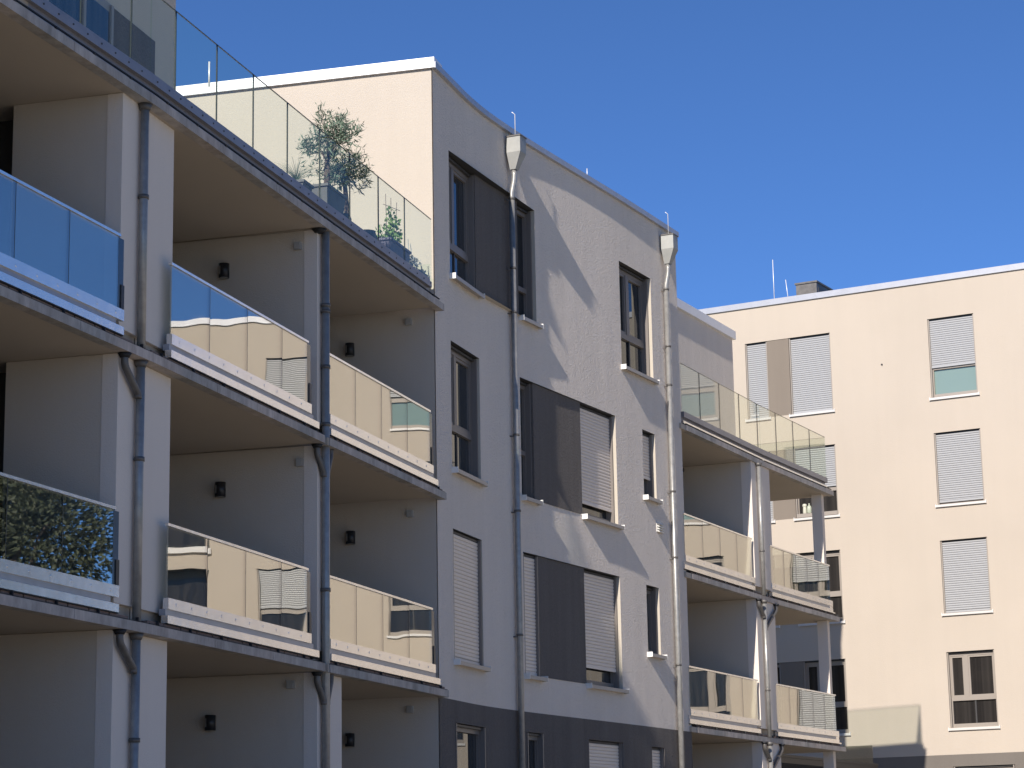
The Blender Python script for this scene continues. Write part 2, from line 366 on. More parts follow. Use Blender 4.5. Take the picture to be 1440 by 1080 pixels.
# ================================================================ LEFT WING with stacked balconies
wingA = tag(empty('apartment_building', (-4.12, 23.28, Z0)), 'grey apartment wing with three tiers of open balconies and a glass-edged roof terrace', 'building')
def fascia(S, s0, s1, base, parent, gs0, gs1, mull, top=1.24, glassm='bal', rail=True, hooks=True, endplate=True, conc0=None, conc1=None):
    """one balcony's front: concrete lip, gutter gap, two flashings, glass panels, handrail"""
    gs0 += .10; gs1 += .10; s1 += .06; mull = [x+.10 for x in mull]
    e = MB(); q0 = s0 if conc0 is None else conc0; q1 = s1 if conc1 is None else conc1
    n = max(1, round((q1-q0)/1.75)); w_ = (q1-q0)/n
    for k in range(n): e.box(S, q0+k*w_+(.004 if k else 0), q0+(k+1)*w_-.004, -.13, 0, base, base+.10)
    e.build('slab_edge', 'conc', parent)
    g = MB(); g.box(S, q0+.04, q1-.02, -.12, -.012, base+.102, base+.112); g.box(S, s0+.02, s1, -.14, -.028, base+.148, base+.158)
    k = q0+.25
    while k < q1-.05:
        g.box(S, k-.008, k+.008, -.04, -.006, base+.09, base+.15); k += .83
    g.build('gutter_strip', 'gap', parent)
    p = MB(); k = q0+.06
    while k+.40 < q1: p.box(S, k, k+.395, -.13, -.05, base+.113, base+.147); k += .42
    p.build('paver_edging', 'block', parent)
    f = MB(); f.box(S, s0, s1, -.10, -.022, base+.16, base+.245, 0); f.box(S, s0+.01, s1-.12, -.13, -.055, base+.245, base+.315, 1)
    f.box(S, gs0, gs1+.12, -.10, -.034, base+.315, base+.435, 0)
    k = gs0+.2
    while k < gs1+.05:
        c_ = S(k, -.033, base+.375); d = (S(k, 0, base)-S(k, -.1, base)).normalized(); f.tube([c_-d*.006, c_+d*.004], [.022, .012], 10, 0); k += .40
    f.build('flashing', ['alu', 'alu_blue'], parent)
    ms = [gs0]+list(mull)+[gs1]
    for p0, p1 in zip(ms, ms[1:]):
        b = MB(); b.box(S, p0+.005, p1-.005, -.066, -.050, base+.41, base+(top-.035 if rail else top)); b.build('glass_panel', glassm, parent)
    for m_ in mull:
        j = MB(); j.box(S, m_-.0055, m_+.0055, -.0665, -.0495, base+.43, base+(top-.035 if rail else top)); j.build('glass_joint', 'gedge', parent)
    if rail:
        h = MB(); h.box(S, gs0-.02, gs1+.03, -.078, -.038, base+top-.030, base+top); h.build('handrail', 'alu', parent)
    if endplate:
        d = MB(); d.box(S, gs1+.002, gs1+.12, -.066, -.052, base+.43, base+top-.04); d.build('end_glass', 'endg', parent)
        d = MB(); d.box(S, gs1+.06, gs1+.125, -.085, -.040, base+.43, base+.70); d.build('end_clamp', 'black', parent)
MT['endg'] = plain('tinted_end_glass', (.05, .06, .062), .12, 0, spec=.8)

def slabpoly(name, pts_front, depth_pts, z0, z1, parent, m='soffit'):
    pts = [Vector(p) for p in pts_front]+[Vector(p) for p in depth_pts[::-1]]
    b = MB(); n = len(pts); zl = z0+.098
    k = len(pts_front); inn = [p+(Vector(depth_pts[0 if i < k/2 else -1])-p).normalized()*.20 for i, p in enumerate(pts[:k])]+pts[k:]
    def ring(P, za, zb):
        b.quad([(p.x, p.y, za) for p in P][::-1]); b.quad([(p.x, p.y, zb) for p in P])
        for i in range(n):
            p, q = P[i], P[(i+1) % n]; b.quad([(p.x,p.y,za),(q.x,q.y,za),(q.x,q.y,zb),(p.x,p.y,zb)])
    ring(pts, z0, zl); ring(inn, zl+.002, z1)
    return b.build(name, m, parent)
FM1 = Frame(a_1, a0)
def xy(v): return (v.x, v.y)
DEP = 3.2
for lvl, base in (('l', bL), ('m', bM), ('t', bT)):
    fin_off = -.02
    top = base+.30
    # soffit slabs: bay 0 with the two further bays off frame, bay 1, bay 2
    A_ = slabpoly('balcony_slab', [xy(FM1(0,-.02,0)), xy(F0(0,-.02,0)), xy(F1(-.03,-.02,0)) ], [xy(FA(-15.5,-DEP,0)), xy(FA(-3,-DEP,0)), xy(FA(.7,-DEP,0))], base+.004, top-.02, wingA)
    B_ = slabpoly('balcony_slab', [xy(F1(0,-.02,0)), xy(F1(5.06,-.02,0))], [xy(FA(.74,-DEP,0)), xy(FA(5.7,-DEP,0))], base+.004, top-.02, wingA)
    C_ = slabpoly('balcony_slab', [xy(F2(.0 if lvl == 't' else .06,-.02,0)), xy(F2(4.55,-.02,0))], [xy(FA(5.75,-DEP,0)), xy(FA(10.30,-DEP,0))], base+.004, top-.02, wingA)
    if lvl != 't':
        fascia(F0, -3.0, 2.60, base, A_, -3.0, 2.46, [-1.9, -.77, .385, 1.43], conc1=3.28)
        fascia(F1, .50, 4.85, base, B_, .44, 4.46, [1.47, 2.55, 3.63], conc0=0.004, conc1=5.06)
        fascia(F2, .20, 4.43, base, C_, .10, 4.10, [1.06, 2.07, 3.13], conc0=.10, conc1=4.80)
    else:
        for S, q0, q1, ms, P_ in ((F0, -4.0, 3.28, [-1.55,-.45,.63,1.72,2.82], A_), (F1, 0.0, 5.13, [.64,1.78,2.87,3.97,5.09], B_), (F2, 0.0, 4.80, [1.06,2.18,3.28], C_)):
            e = MB(); n = round((q1-q0)/1.75); w_ = (q1-q0)/n
            for k in range(n): e.box(S, q0+k*w_, q0+(k+1)*w_-.007, -.13, 0, base, base+.105)
            e.build('slab_edge', 'conc', P_)
            qe = min(q1, 4.62) if S is F2 else q1
            g = MB(); g.box(S, q0, qe, -.03, -.012, base+.135, base+.150); g.box(S, q0, qe, -.16, -.03, base+.107, base+.125)
            k = q0+.3
            while k < qe: g.box(S, k-.009, k+.009, -.03, -.004, base+.085, base+.14); k += .80
            g.build('gutter_strip', 'gap', P_)
            qf = 4.36 if S is F2 else q1
            f = MB(); f.box(S, q0, qf, -.20, -.10, base+.125, base+.26, 1); f.box(S, q0, qf, -.20, -.045, base+.26, base+.345, 0)
            f.box(S, q0, qf, -.20, -.075, base+.345, base+.40, 0)
            f.build('flashing', ['capgrey', 'capgrey'], P_)
            bl = MB(); k = q0+.1
            while k < qf:
                d = S.n; c_ = S(k, -.044, base+.315); bl.tube([c_-Vector((d.x,d.y,0))*.004, c_+Vector((d.x,d.y,0))*.006], .011, 8); k += .30
            bl.build('bolt_row', 'black', P_)
            e0 = q0; e1 = 4.47 if S is F2 else q1
            mm_ = [e0]+ms+[e1]
            for p0, p1 in zip(mm_, mm_[1:]):
                b = MB(); b.box(S, p0+(.005 if p0 != e0 else 0), p1-(.005 if p1 != e1 else 0), -.096, -.08, base+.37, base+1.345); b.build('glass_panel', 'ter', P_)
            for m_ in ms:
                j = MB(); j.box(S, m_-.0045, m_+.0045, -.0965, -.0795, base+.40, base+1.345); j.build('glass_joint', 'gedge', P_)
            j = MB(); j.box(S, e0, e1, -.0965, -.0795, base+1.3455, base+1.351); j.build('glass_edge', 'gedge', P_)
# terrace deck and end return glass
d = MB(); d.box(FA, -15, 10.35, -2.0, -.35, bT+.29, bT+.33); d.build('terrace_deck', 'paving', wingA)
d = MB(); d.box(F2, 4.475, 4.487, -.75, -.115, bT+.37, bT+.66); d.build('end_glass', 'ter', wingA)

# fins (party walls)
def fin(s0, s1, z0, z1, back=-DEP, front=-.14, joint=True, fr=FA, m=('grey_fin', 'grey_side'), parent=None, nar=None):
    b = MB()
    b.box(fr, s0, s1, front-.18, front, z0, z1, 0)
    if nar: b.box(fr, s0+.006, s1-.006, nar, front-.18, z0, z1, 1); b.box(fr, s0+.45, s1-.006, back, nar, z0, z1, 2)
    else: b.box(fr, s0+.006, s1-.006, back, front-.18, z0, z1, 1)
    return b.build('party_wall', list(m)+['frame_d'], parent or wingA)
lev = [(Z0, bL), (bL+.28, bM), (bM+.28, bT)]
for i, (z0, z1) in enumerate(lev):
    fin(-.005, 1.335, z0, z1, front=0.0, nar=-1.30)
    fin(5.66, 6.56 if i == 0 else 5.97, z0, z1, front=.11)
    fin(-4.9, -3.9, z0, z1, front=0.0); fin(-10, -9, z0, z1, front=0)
# back walls of the balconies with dark glazed doors
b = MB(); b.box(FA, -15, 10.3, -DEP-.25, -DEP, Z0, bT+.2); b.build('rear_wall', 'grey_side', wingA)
for (z0, z1) in lev:
    for s0, s1 in ((-2.6, .40), (2.0, 4.8), (7.0, 9.6)):
        b = MB(); b.box(FA, s0, s1, -DEP+.002, -DEP+.05, z0+.05, z1-.35); wd = b.build('balcony_door', 'frame_d', wingA)
        b = MB(); n = 2
        for k in range(n): b.box(FA, s0+.08+(s1-s0)/n*k, s0+(s1-s0)/n*(k+1)-.08, -DEP+.051, -DEP+.056, z0+.15, z1-.45)
        b.build('pane', 'pane', wd)
# penthouse set back on the terrace
b = MB(); b.box(FA, -22, 5.80, -14, -2.0, bT+.3, ROOF); b.build('penthouse_wall', 'grey_side', wingA)
b = MB(); b.box(FA, -22.1, 5.88, -14.1, -1.92, ROOF, ROOF+.17); b.build('roof_coping', 'cap', wingA)
b = MB(); b.box(FA, 3.78, 5.12, -1.998, -1.985, bT+.31, 10.92); b.build('dark_panel', 'dark', wingA)
b = MB(); b.box(FA, .9, 3.778, -1.998, -1.97, bT+.31, 10.92); wd = b.build('terrace_door', 'frame', wingA)
b = MB(); [b.box(FA, p, q, -1.969, -1.965, bT+.5, 10.8) for p, q in ((1.0, 1.9), (2.0, 2.9), (3.0, 3.68))]; b.build('pane', 'pane', wd)
b = MB(); [b.box(FA, p-.03, p+.03, -1.964, -1.94, bT+.31, 10.9) for p in (1.95, 2.95, 3.73)]; b.build('glazing_bar', 'frame', wd)
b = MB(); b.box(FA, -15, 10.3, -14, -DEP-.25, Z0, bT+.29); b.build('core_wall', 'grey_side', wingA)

# ---- drainpipes of the left wing
def drain_run(S, s_, o, segs, parent, r=.047):
    """segs: (ztop, zbottom). A cup at every top, clamps along"""
    for zt, zb, cup in segs:
        b = MB(); b.tube([S(s_, o, zb), S(s_, o, zt)], r, 16)
        pp = b.build('drainpipe', 'zinc', parent)
        if cup:
            k = MB(); k.tube([S(s_, o, zt-.07), S(s_, o, zt-.004)], [r*1.15, r*1.75], 16); k.build('pipe_cup', 'zinc_dark', pp)
        L_ = zt-zb; zc = [zt-L_*.38, ] if L_ < 3.5 else [zt-1.1, zt-2.6]
        n_ = S(s_, o-.08, 0)-S(s_, o, 0)
        for z in zc: collar(S(s_, o, z), r*1.22, pp, ear=(n_.x, n_.y, 0))
def elbow(S, sa, oa, sb, ob, zt, dz, parent, r=.040):
    pts = smooth_path([S(sa, oa, zt), S(sa, oa, zt-.13), S(sb, ob, zt-dz+.05), S(sb, ob, zt-dz)])
    b = MB(); b.tube(pts, r, 14); e = b.build('pipe_elbow', 'zinc_dark', parent)
    k = MB(); k.tube([S(sa, oa, zt-.05), S(sa, oa, zt-.003)], [r*1.2, r*1.9], 14); k.build('pipe_cup', 'gap', e)
P1 = (.42, .062); 
drain_run(FA, P1[0], P1[1], [(bT, bM+.10, True), (bM, bL+.10, True), (bL, Z0, True)], wingA)
elbow(FA, .02, .062, .36, .062, bM, .42, wingA); elbow(FA, .02, .062, .36, .062, bL, .42, wingA)
P2 = (5.80, .175)
drain_run(FA, P2[0], P2[1], [(bT+.02, Z0, False)], wingA, r=.052)
for bb in (bM, bL):
    elbow(FA, 5.60, .13, 5.76, .165, bb, .40, wingA); elbow(FA, 6.02, .16, 5.86, .17, bb+.05, .44, wingA)
    for z in (bb+1.05, ): collar(FA(P2[0], P2[1], z), .064, wingA, ear=(-.1, .03, 0))
collar(FA(P2[0], P2[1], bT-1.0), .064, wingA, ear=(-.1, .03, 0))
b = MB(); b.tube([FA(5.66, .14, bT-.05), FA(5.66, .14, bT-.002)], [.06, .10], 14); b.build('pipe_cup', 'gap', wingA)
# slim rod on the terrace parapet
tube_part('lightning_rod', [F1(2.70,-.6,bT+1.2), F1(2.70,-.6,bT+1.52)], .012, 'cap', wingA, 8)

# ================================================================ MIDDLE BLOCK, the curved tall wall
mid = tag(empty('apartment_building', (0, 38, Z0)), 'tall grey curved middle block with dark wall panels, shuttered windows and a cream end wall', 'building')
YE = 43.03
h3 = [(33.94, 35.22, 9.0, 11.0), (35.22, 37.34, 9.0, 11.0), (40.46, 41.82, 9.0, 10.96)]
H = [(33.94, 35.23, 9.02, 10.99), (36.75, 37.34, 9.02, 11.02), (40.46, 41.81, 8.98, 10.955),
     (33.93, 35.23, 5.99, 7.975), (36.71, 40.14, 5.995, 7.985), (41.24, 41.79, 6.70, 7.945),
     (33.92, 35.22, 3.10, 5.072), (36.71, 40.14, 3.10, 5.085), (41.21, 41.76, 3.83, 5.065)]
H[0] = (33.94, 37.34, 9.02, 11.02); del H[1]
wall('facade_wall', W, 33.235, YE, bL+.01, ROOF, H, ['grey', 'reveal', 'frame_d'], mid, ds=.14)
HB = [(33.92, 35.25, -.0, 2.18), (36.71, 37.28, .0, 2.19), (38.84, 40.10, .9, 2.175), (41.24, 41.78, .9, 2.16)]
wall('base_wall', W, 33.235, YE, Z0, bL+.01, HB, ['dark', 'frame_w', 'frame_w'], mid, ds=.14)
def panel(S, s0, s1, z0, z1, m='dark', n=8):
    b = MB(); 
    b.box(S, s0, s1, -.22, -.022, z0+.002, z1-.002, 0, n)
    return b.build('dark_panel', m, mid)
def midwin(*a, **k):
    k.setdefault('slat', 'slat_b'); k.setdefault('frame', 'frame_w'); k.setdefault('sm', 'sill_w'); k.setdefault('proj', .10); return window(W, *a, mid, **k)
panel(W, 35.20, 36.76, 9.02, 11.02); panel(W, 37.19, 38.85, 5.995, 7.985); panel(W, 37.23, 38.85, 3.10, 5.085)
midwin(33.96, 35.20, 9.02, 11.0, kind='two', mul=.42, tr=.29, dep=.13)
midwin(36.76, 37.33, 9.02, 11.0, kind='one', tr=.29)
midwin(40.48, 41.80, 8.98, 10.94, kind='two', mul=.45, tr=.34)
midwin(33.95, 35.22, 5.99, 7.96, kind='two', mul=.42, tr=.36, dep=.13)
midwin(36.72, 37.19, 5.995, 7.97, kind='one', tr=.40)
midwin(38.85, 40.13, 5.995, 7.97, kind='two', shut=.86, dep=.15)
midwin(41.25, 41.78, 6.70, 7.93, kind='one', shut=.66)
midwin(33.94, 35.21, 3.10, 5.06, shut=1.0, dep=.10)
midwin(36.72, 37.23, 3.10, 5.07, shut=1.0, dep=.10)
midwin(38.85, 40.13, 3.10, 5.07, shut=.83, dep=.15)
midwin(41.22, 41.75, 3.83, 5.05, kind='one', tr=.0)
midwin(33.94, 35.23, 0.0, 2.17, kind='one', tr=.4, dep=.08, do_sill=False)
midwin(36.73, 37.27, 0.0, 2.18, kind='one', tr=.4, dep=.08, do_sill=False)
midwin(38.86, 40.09, .9, 2.165, shut=1.0, dep=.12, do_sill=False)
midwin(41.25, 41.77, .9, 2.15, shut=1.0, dep=.12, do_sill=False)
# body, end wall (cream above the terrace, grey below), roof
E_ = Frame((-1.150, 33.235), u=(-.9641, .2655))   # s runs inward along the end wall, n points away from the block's inside
SG = 1 if E_.n.dot(Vector((.2655, .9641))) > 0 else -1   # +o*SG lies inside the block
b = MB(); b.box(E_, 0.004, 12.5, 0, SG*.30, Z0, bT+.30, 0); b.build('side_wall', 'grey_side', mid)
b = MB(); b.box(E_, 0.004, 12.5, 0, SG*.30, bT+.301, ROOF, 0); b.build('end_wall', 'cream2', mid)
b = MB(); N_ = 40
CH = .10
for k in range(N_):          # coping following the curve
    p = 33.20+(YE+.05-33.20)*k/N_; q = 33.20+(YE+.05-33.20)*(k+1)/N_
    b.hexa([W(p,-.35,ROOF), W(q,-.35,ROOF), W(q,.065,ROOF), W(p,.065,ROOF), W(p,-.35,ROOF+CH), W(q,-.35,ROOF+CH), W(q,.065,ROOF+CH), W(p,.065,ROOF+CH)], 1)
b.box(E_, -.06, 12.6, -SG*.055, SG*.36, ROOF+.002, ROOF+.168)
b.build('roof_coping', ['cap', 'capshade'], mid)
b = MB(); rp = [W(33.3+(YE-33.3)*k/30, -.1, 0) for k in range(31)]; back = [W(YE, -11, 0), E_(12.4, SG*.1, 0)]
pts = rp+back
b.quad([(p.x, p.y, ROOF-.15) for p in pts]); b.quad([(p.x, p.y, 8.0) for p in pts][::-1]); b.build('flat_roof', 'capgrey', mid)
b = MB(); e0, e1 = W(YE, 0, 0), W(YE, -12, 0)
b.quad([(e0.x,e0.y,Z0),(e1.x,e1.y,Z0),(e1.x,e1.y,ROOF),(e0.x,e0.y,ROOF)]); f0, f1 = e1, E_(12.4, SG*.1, 0)
b.quad([(f0.x,f0.y,Z0),(f1.x,f1.y,Z0),(f1.x,f1.y,ROOF),(f0.x,f0.y,ROOF)]); b.build('rear_wall', 'cream', mid)
# rainwater heads and pipes
def rainhead(y, ytop=12.0, xo=.13):
    b = MB(); S = W; hw = .108
    b.box(S, y-hw, y+hw, .04, .29, ytop-.28, ytop, 0)
    b.box(S, y-hw-.012, y+hw+.012, 0.03, .302, ytop-.012, ytop+.008, 1)
    z1, z2 = ytop-.28, ytop-.56; t0, t1 = (y-hw, y+hw), (y-.055, y+.055)
    b.hexa([S(t1[0],.07,z2), S(t1[1],.07,z2), S(t1[1],.17,z2), S(t1[0],.17,z2), S(t0[0],.04,z1-.001), S(t0[1],.04,z1-.001), S(t0[1],.29,z1-.001), S(t0[0],.29,z1-.001)], 0)
    hd = b.build('rainwater_head', ['headzinc', 'zinc_dark'], mid)
    b = MB(); b.tube([S(y+hw-.01,.16,ytop-.13), S(y+hw+.10,.18,ytop-.14)], .035, 12); b.build('overflow_spout', 'sillcap', hd)
    return hd
MT['headzinc'] = plain('matt_zinc', (.33, .33, .31), .55, .35, .001, 12, .12)
def midpipe(y, z0):
    pts = smooth_path([W(y,.12,z0), W(y,.12,z0-.16), W(y-.02,.075,z0-.42), W(y-.02,.075,z0-.52)])
    b = MB(); b.tube(pts, .046, 16); b.tube([W(y-.02,.075,z0-.50), W(y-.02,.075,Z0)], .048, 16); o = b.build('drainpipe', 'zinc', mid)
    for z in (z0-.5, 9.75, 9.0, 6.95, 5.7, 3.7, 1.2):
        collar(W(y-.02,.075,z), .057, o, h=.035)
        k2 = MB(); k2.tube([W(y-.04,.075,z-.03), W(y-.10,.0,z-.03)], .011, 8); kk = k2.build('pipe_bracket', 'zinc_dark', o)
for y in (36.42, 42.38):
    rainhead(y, 12.0 if y < 40 else 11.93); midpipe(y, 11.44 if y < 40 else 11.37)
for y, hgt in ((36.42, .30), (39.3, .12), (42.38, .26)):
    b = MB()
    if y == 39.3: b.tube([W(y, .0, ROOF+.09), W(y, .0, ROOF+.14+hgt)], .008, 8)
    else: b.tube([W(y, .15, 11.93), W(y, .15, ROOF+hgt), W(y-.05, .12, ROOF+hgt+.03)], .008, 8)
    b.build('lightning_rod', 'cap', mid)
b = MB(); b.box(W, 41.73, 41.99, .0, .012, 6.11, 6.31, 0)
for k in range(4):
    z = 6.285-k*.047; P = W(41.75,.012,z)
    b.hexa([W(41.75,.012,z-.030), W(41.97,.012,z-.030), W(41.97,.055,z-.040), W(41.75,.055,z-.040), W(41.75,.012,z), W(41.97,.012,z), W(41.97,.055,z-.028), W(41.75,.055,z-.028)])
b.build('air_vent', 'white', mid)

# ================================================================ REAR WING, balconies at the right
rear = tag(empty('apartment_building', (5, 47, Z0)), 'rear grey wing with open corner balconies and a glazed roof terrace beside the cream block', 'building')
DC = 3.0
for lvl, base in (('l', bL), ('m', bM), ('t', bT)):
    top = base+.27
    P_ = slabpoly('balcony_slab', [xy(G0(-.35,-.02,0)), xy(G0(G0.len,-.02,0)), xy(G1(4.47,-.02,0))], [xy(GC(-.2,-DC,0)), xy(GC(4.0,-DC,0)), xy(GC(9.05,-DC,0))], base+.004, top, rear)
    if lvl != 't':
        fascia(G0, -.40, 3.62, base, P_, -.40, 3.52, [.62, 1.62, 2.62], endplate=False, conc0=-.05, conc1=4.575)
        fascia(G1, .18, 4.05, base, P_, .12, 3.93, [.95, 1.72, 2.45, 3.20], endplate=False, conc0=.004, conc1=4.49)
        b = MB(); b.box(G1, 3.95, 3.965, -1.6, -.10, base+.40, base+1.20); b.build('glass_panel', 'bal', P_)
        b = MB(); b.box(G1, 3.93, 3.985, -1.6, -.12, base+1.20, base+1.24); b.build('handrail', 'alu', P_)
        b = MB(); b.box(G1, 4.05, 4.30, -.10, -.04, base+.16, base+.19); b.box(G1, 4.05, 4.30, -.10, -.09, base+.19, base+.40); b.build('flashing', 'alu', P_)
    else:
        for S, q0, q1, ms in ((G0, -.1, 4.575, [.93,2.08,3.28,4.42]), (G1, 0.0, 4.49, [1.0,2.1,3.2])):
            e = MB(); n = round((q1-q0)/1.5); w_ = (q1-q0)/n
            for k in range(n): e.box(S, q0+k*w_, q0+(k+1)*w_-.007, -.13, 0, base, base+.105)
            e.build('slab_edge', 'conc', P_)
            g = MB(); g.box(S, q0, q1-.12, -.03, -.012, base+.125, base+.140)
            k = q0+.3
            while k < q1-.2: g.box(S, k-.009, k+.009, -.03, -.004, base+.085, base+.14); k += .7
            g.build('gutter_strip', 'gap', P_)
            qf = q1 if S is G0 else 4.22
            f = MB(); f.box(S, q0, qf, -.20, -.06, base+.15, base+.20, 0); f.box(S, q0, qf, -.20, -.11, base+.20, base+.27, 1); f.box(S, q0, qf, -.20, -.045, base+.27, base+.38, 1)
            f.build('flashing', ['alu', 'capgrey'], P_)
            mm_ = [q0]+ms+[q1 if S is G0 else 4.28]
            for p0, p1 in zip(mm_, mm_[1:]):
                b = MB(); b.box(S, p0+.005, p1-.005, -.096, -.08, base+.37, base+1.335); b.build('glass_panel', 'ter2', P_)
            for m_ in ms:
                j = MB(); j.box(S, m_-.0055, m_+.0055, -.0965, -.0795, base+.40, base+1.335); j.build('glass_joint', 'gedge', P_)
            j = MB(); j.box(S, mm_[0], mm_[-1], -.0965, -.0795, base+1.3355, base+1.341); j.build('glass_edge', 'gedge', P_)
        b = MB(); b.box(G1, 4.285, 4.30, -2.3, -.10, base+.37, base+1.33); b.build('glass_panel', 'ter2', P_)
        b = MB(); b.box(G1, 4.285, 4.30, -2.3, -.10, base+1.331, base+1.336); b.build('glass_joint', 'gedge', P_)
levC = [(Z0, bL), (bL+.27, bM), (bM+.27, bT)]
FC = Frame((4.925, 46.63), u=(.41, .912))
for z0, z1 in levC:
    b = MB(); b.box(FC, 0, 1.22, -.22, 0.0, z0, z1, 0); b.box(FC, .006, 1.214, -1.50, -.22, z0, z1, 1); b.box(FC, .5, 1.214, -4.5, -1.50, z0, z1, 2)
    b.build('party_wall', ['grey_fin', 'grey_side', 'frame_d'], rear)
    FK = Frame(xy(G1(4.17, -.29, 0)), u=(.345, .939)); b = MB(); b.box(FK, -.115, .115, -.115, .115, z0, z1); b.build('corner_column', 'grey_fin', rear)
    b = MB(); b.box(FC, -5.2, .4, -2.6, -2.5, z0, z1, 0); b.build('rear_wall', 'grey_side', rear)
    b = MB(); b.box(FC, -3.2, .42, -2.499, -2.46, z0+.02, z1-.1); wd = b.build('balcony_door', 'frame_d', rear)
    b = MB(); b.box(FC, -3.1, -1.6, -2.458, -2.454, z0+.2, z1-.4); b.box(FC, -1.5, .1, -2.458, -2.454, z0+.2, z1-.4); b.build('pane', 'pane', wd)
b = MB(); b.box(FC, -4.0, .02, -1.52, -1.47, bT-.10, bT-.02); b.build('door_track', 'black', rear)
# light end walls of the balconies by the party wall
b = MB(); b.box(FC, -9, 1.2, -12, -4.5, Z0, bT+.2); b.build('core_wall', 'grey_side', rear)
# penthouse of the rear wing
PC = GC
sp = 8.62
b = MB(); b.box(PC, -.6, sp, -11, -2.15, bT+.28, ROOF-.01); b.build('penthouse_wall', 'grey', rear)
b = MB(); b.box(PC, -.6, sp+.07, -11.1, -2.08, ROOF-.008, ROOF+.19); b.build('roof_coping', 'cap', rear)
b = MB(); b.box(PC, -.2, 8.7, -2.1, -.35, bT+.275, bT+.33); b.build('terrace_deck', 'paving', rear)
# drainpipe of the rear wing
PCs = (.33, .065)
for zt, zb in ((bT, bM+.10), (bM, bL+.10), (bL, Z0)):
    b = MB(); b.tube([FC(PCs[0], PCs[1], zb), FC(PCs[0], PCs[1], zt)], .042, 14); pp = b.build('drainpipe', 'zinc', rear)
    b = MB(); b.tube([FC(PCs[0], PCs[1], zt-.07), FC(PCs[0], PCs[1], zt-.003)], [.05, .078], 14); b.build('pipe_cup', 'zinc_dark', pp)
    collar(FC(PCs[0], PCs[1], zt-1.85), .054, pp, h=.035)
for bb in (bM, bL):
    elbow(FC, .02, .05, .28, .062, bb, .38, rear, r=.038); elbow(FC, 1.16, .05, .38, .065, bb, .62, rear, r=.038)
# low canopy with a small glass screen beyond the balconies
CV = Frame((6.05, 52.56), (9.08, 58.39))
b = MB(); b.box(CV, -2.0, CV.len, -3.6, 0, 2.33, 2.46); cn = b.build('entrance_canopy', 'frame_d', rear)
b = MB(); b.box(CV, -2.0, CV.len-.02, -.06, .02, 2.461, 2.52); b.build('flashing', 'frame_d', cn)
b = MB(); b.box(CV, CV.len-.2, CV.len-.188, -1.2, -.06, 2.48, 2.98); b.build('glass_panel', 'bal', cn)

# ================================================================ CREAM BLOCK at the right
cream = tag(empty('apartment_building', (9, 60.6, Z0)), 'tall cream apartment block with pale roller shutters, facing the sun behind the grey wings', 'building')
HD = [5.40, 8.32, 11.20, 14.31]; SL = [3.445, 6.41, 9.275, 12.155]
EXT = 20.6
holes = []
cols = [(0.0, .65), (1.30, 2.52), (5.30, 6.57), (8.25, 9.50), (10.55, 11.95), (14.0, 15.25)]
groups = [(0.0, 2.52)]+[c_ for c_ in cols[2:]]
for k in range(4):
    for g in groups: holes.append((g[0], g[1], SL[k], HD[k]))
logg = [(16.7, 20.1, 5.95, 8.35), (16.7, 20.1, 3.0, 5.4), (16.7, 20.1, 8.9, 11.25)]
BAND = 2.765
wall('facade_wall', FR, -9.0, EXT, BAND, 15.31, holes+logg, ['cream', 'reveal', 'frame_d'], cream, ds=3)
wall('base_wall', FR, -9.0, EXT, Z0, BAND, [(5.30, 6.93, .45, 2.46)], ['taupe_d', 'reveal', 'frame_d'], cream, ds=3)
b = MB(); b.box(FR, -9, EXT, -.62, -12, Z0, 15.30); b.build('core_wall', 'frame_d', cream)
b = MB(); b.box(FR, EXT-.3, EXT, -.001, -12, Z0, 15.30); b.build('end_wall', 'cream', cream)
b = MB(); b.box(FR, -9.05, EXT+.05, -.4, .05, 15.312, 15.475); b.box(FR, EXT-.3, EXT+.05, -12, -.4, 15.312, 15.475); b.build('roof_coping', 'capshade', cream)
b = MB(); b.box(FR, -9.0, EXT-.3, -12, -.4, 15.302, 15.33); b.build('flat_roof', 'capgrey', cream)
def cw(s0, s1, k, **kw):
    kw.setdefault('pane', 'pane_r'); kw.setdefault('dep', .12); kw.setdefault('proj', .05)
    return window(FR, s0+.005, s1-.005, SL[k]+.005, HD[k]-.005, cream, **kw)
for k in range(4):
    b = MB(); b.box(FR, .655, 1.295, -.20, -.015, SL[k]+.004, HD[k]-.004); p_ = b.build('taupe_panel', 'taupe', cream)
st = {0: [('n',0,0), ('w',0,0), ('w',0,0), ('w',1,0), ('w',0,0), ('w',1,0)],
      1: [('n',0,0), ('w',0,0), ('w',1,0), ('w',.4,0), ('w',0,0), ('w',.55,0)],
      2: [('n',1,0), ('w',.56,0), ('w',.955,0), ('w',1,0), ('w',.45,1), ('w',.4,0)],
      3: [('n',1,0), ('w',1,0), ('w',.60,1), ('w',1,0), ('w',.55,1), ('w',1,0)]}
for k in range(4):
    for (kd, sh, gr), (q0, q1) in zip(st[k], cols):
        if q0 == 0.0: q1 = .65
        cw(q0, q1, k, kind='one' if kd == 'n' else 'two', shut=sh, pane='pane_green' if gr else 'pane_r', mul=.37, tr=.38)
window(FR, 5.32, 6.91, .47, 2.45, cream, kind='two', pane='pane_r', dep=.10, do_sill=False)
for q0, q1, z0, z1 in logg:
    b = MB(); b.box(FR, q0+.05, q1-.05, -.60, -.55, z0+.02, z1-.02); wd = b.build('loggia_door', 'frame_d', cream)
    b = MB(); b.box(FR, q0+.15, q0+1.5, -.548, -.545, z0+.1, z1-.2); b.box(FR, q0+1.65, q1-.2, -.548, -.545, z0+.1, z1-.2); b.build('pane', 'pane_r', wd)
    b = MB(); b.box(FR, q0-.05, q1+.05, -.02, .10, z0-.12, z0+.04); b.build('loggia_ledge', 'sill', wd)
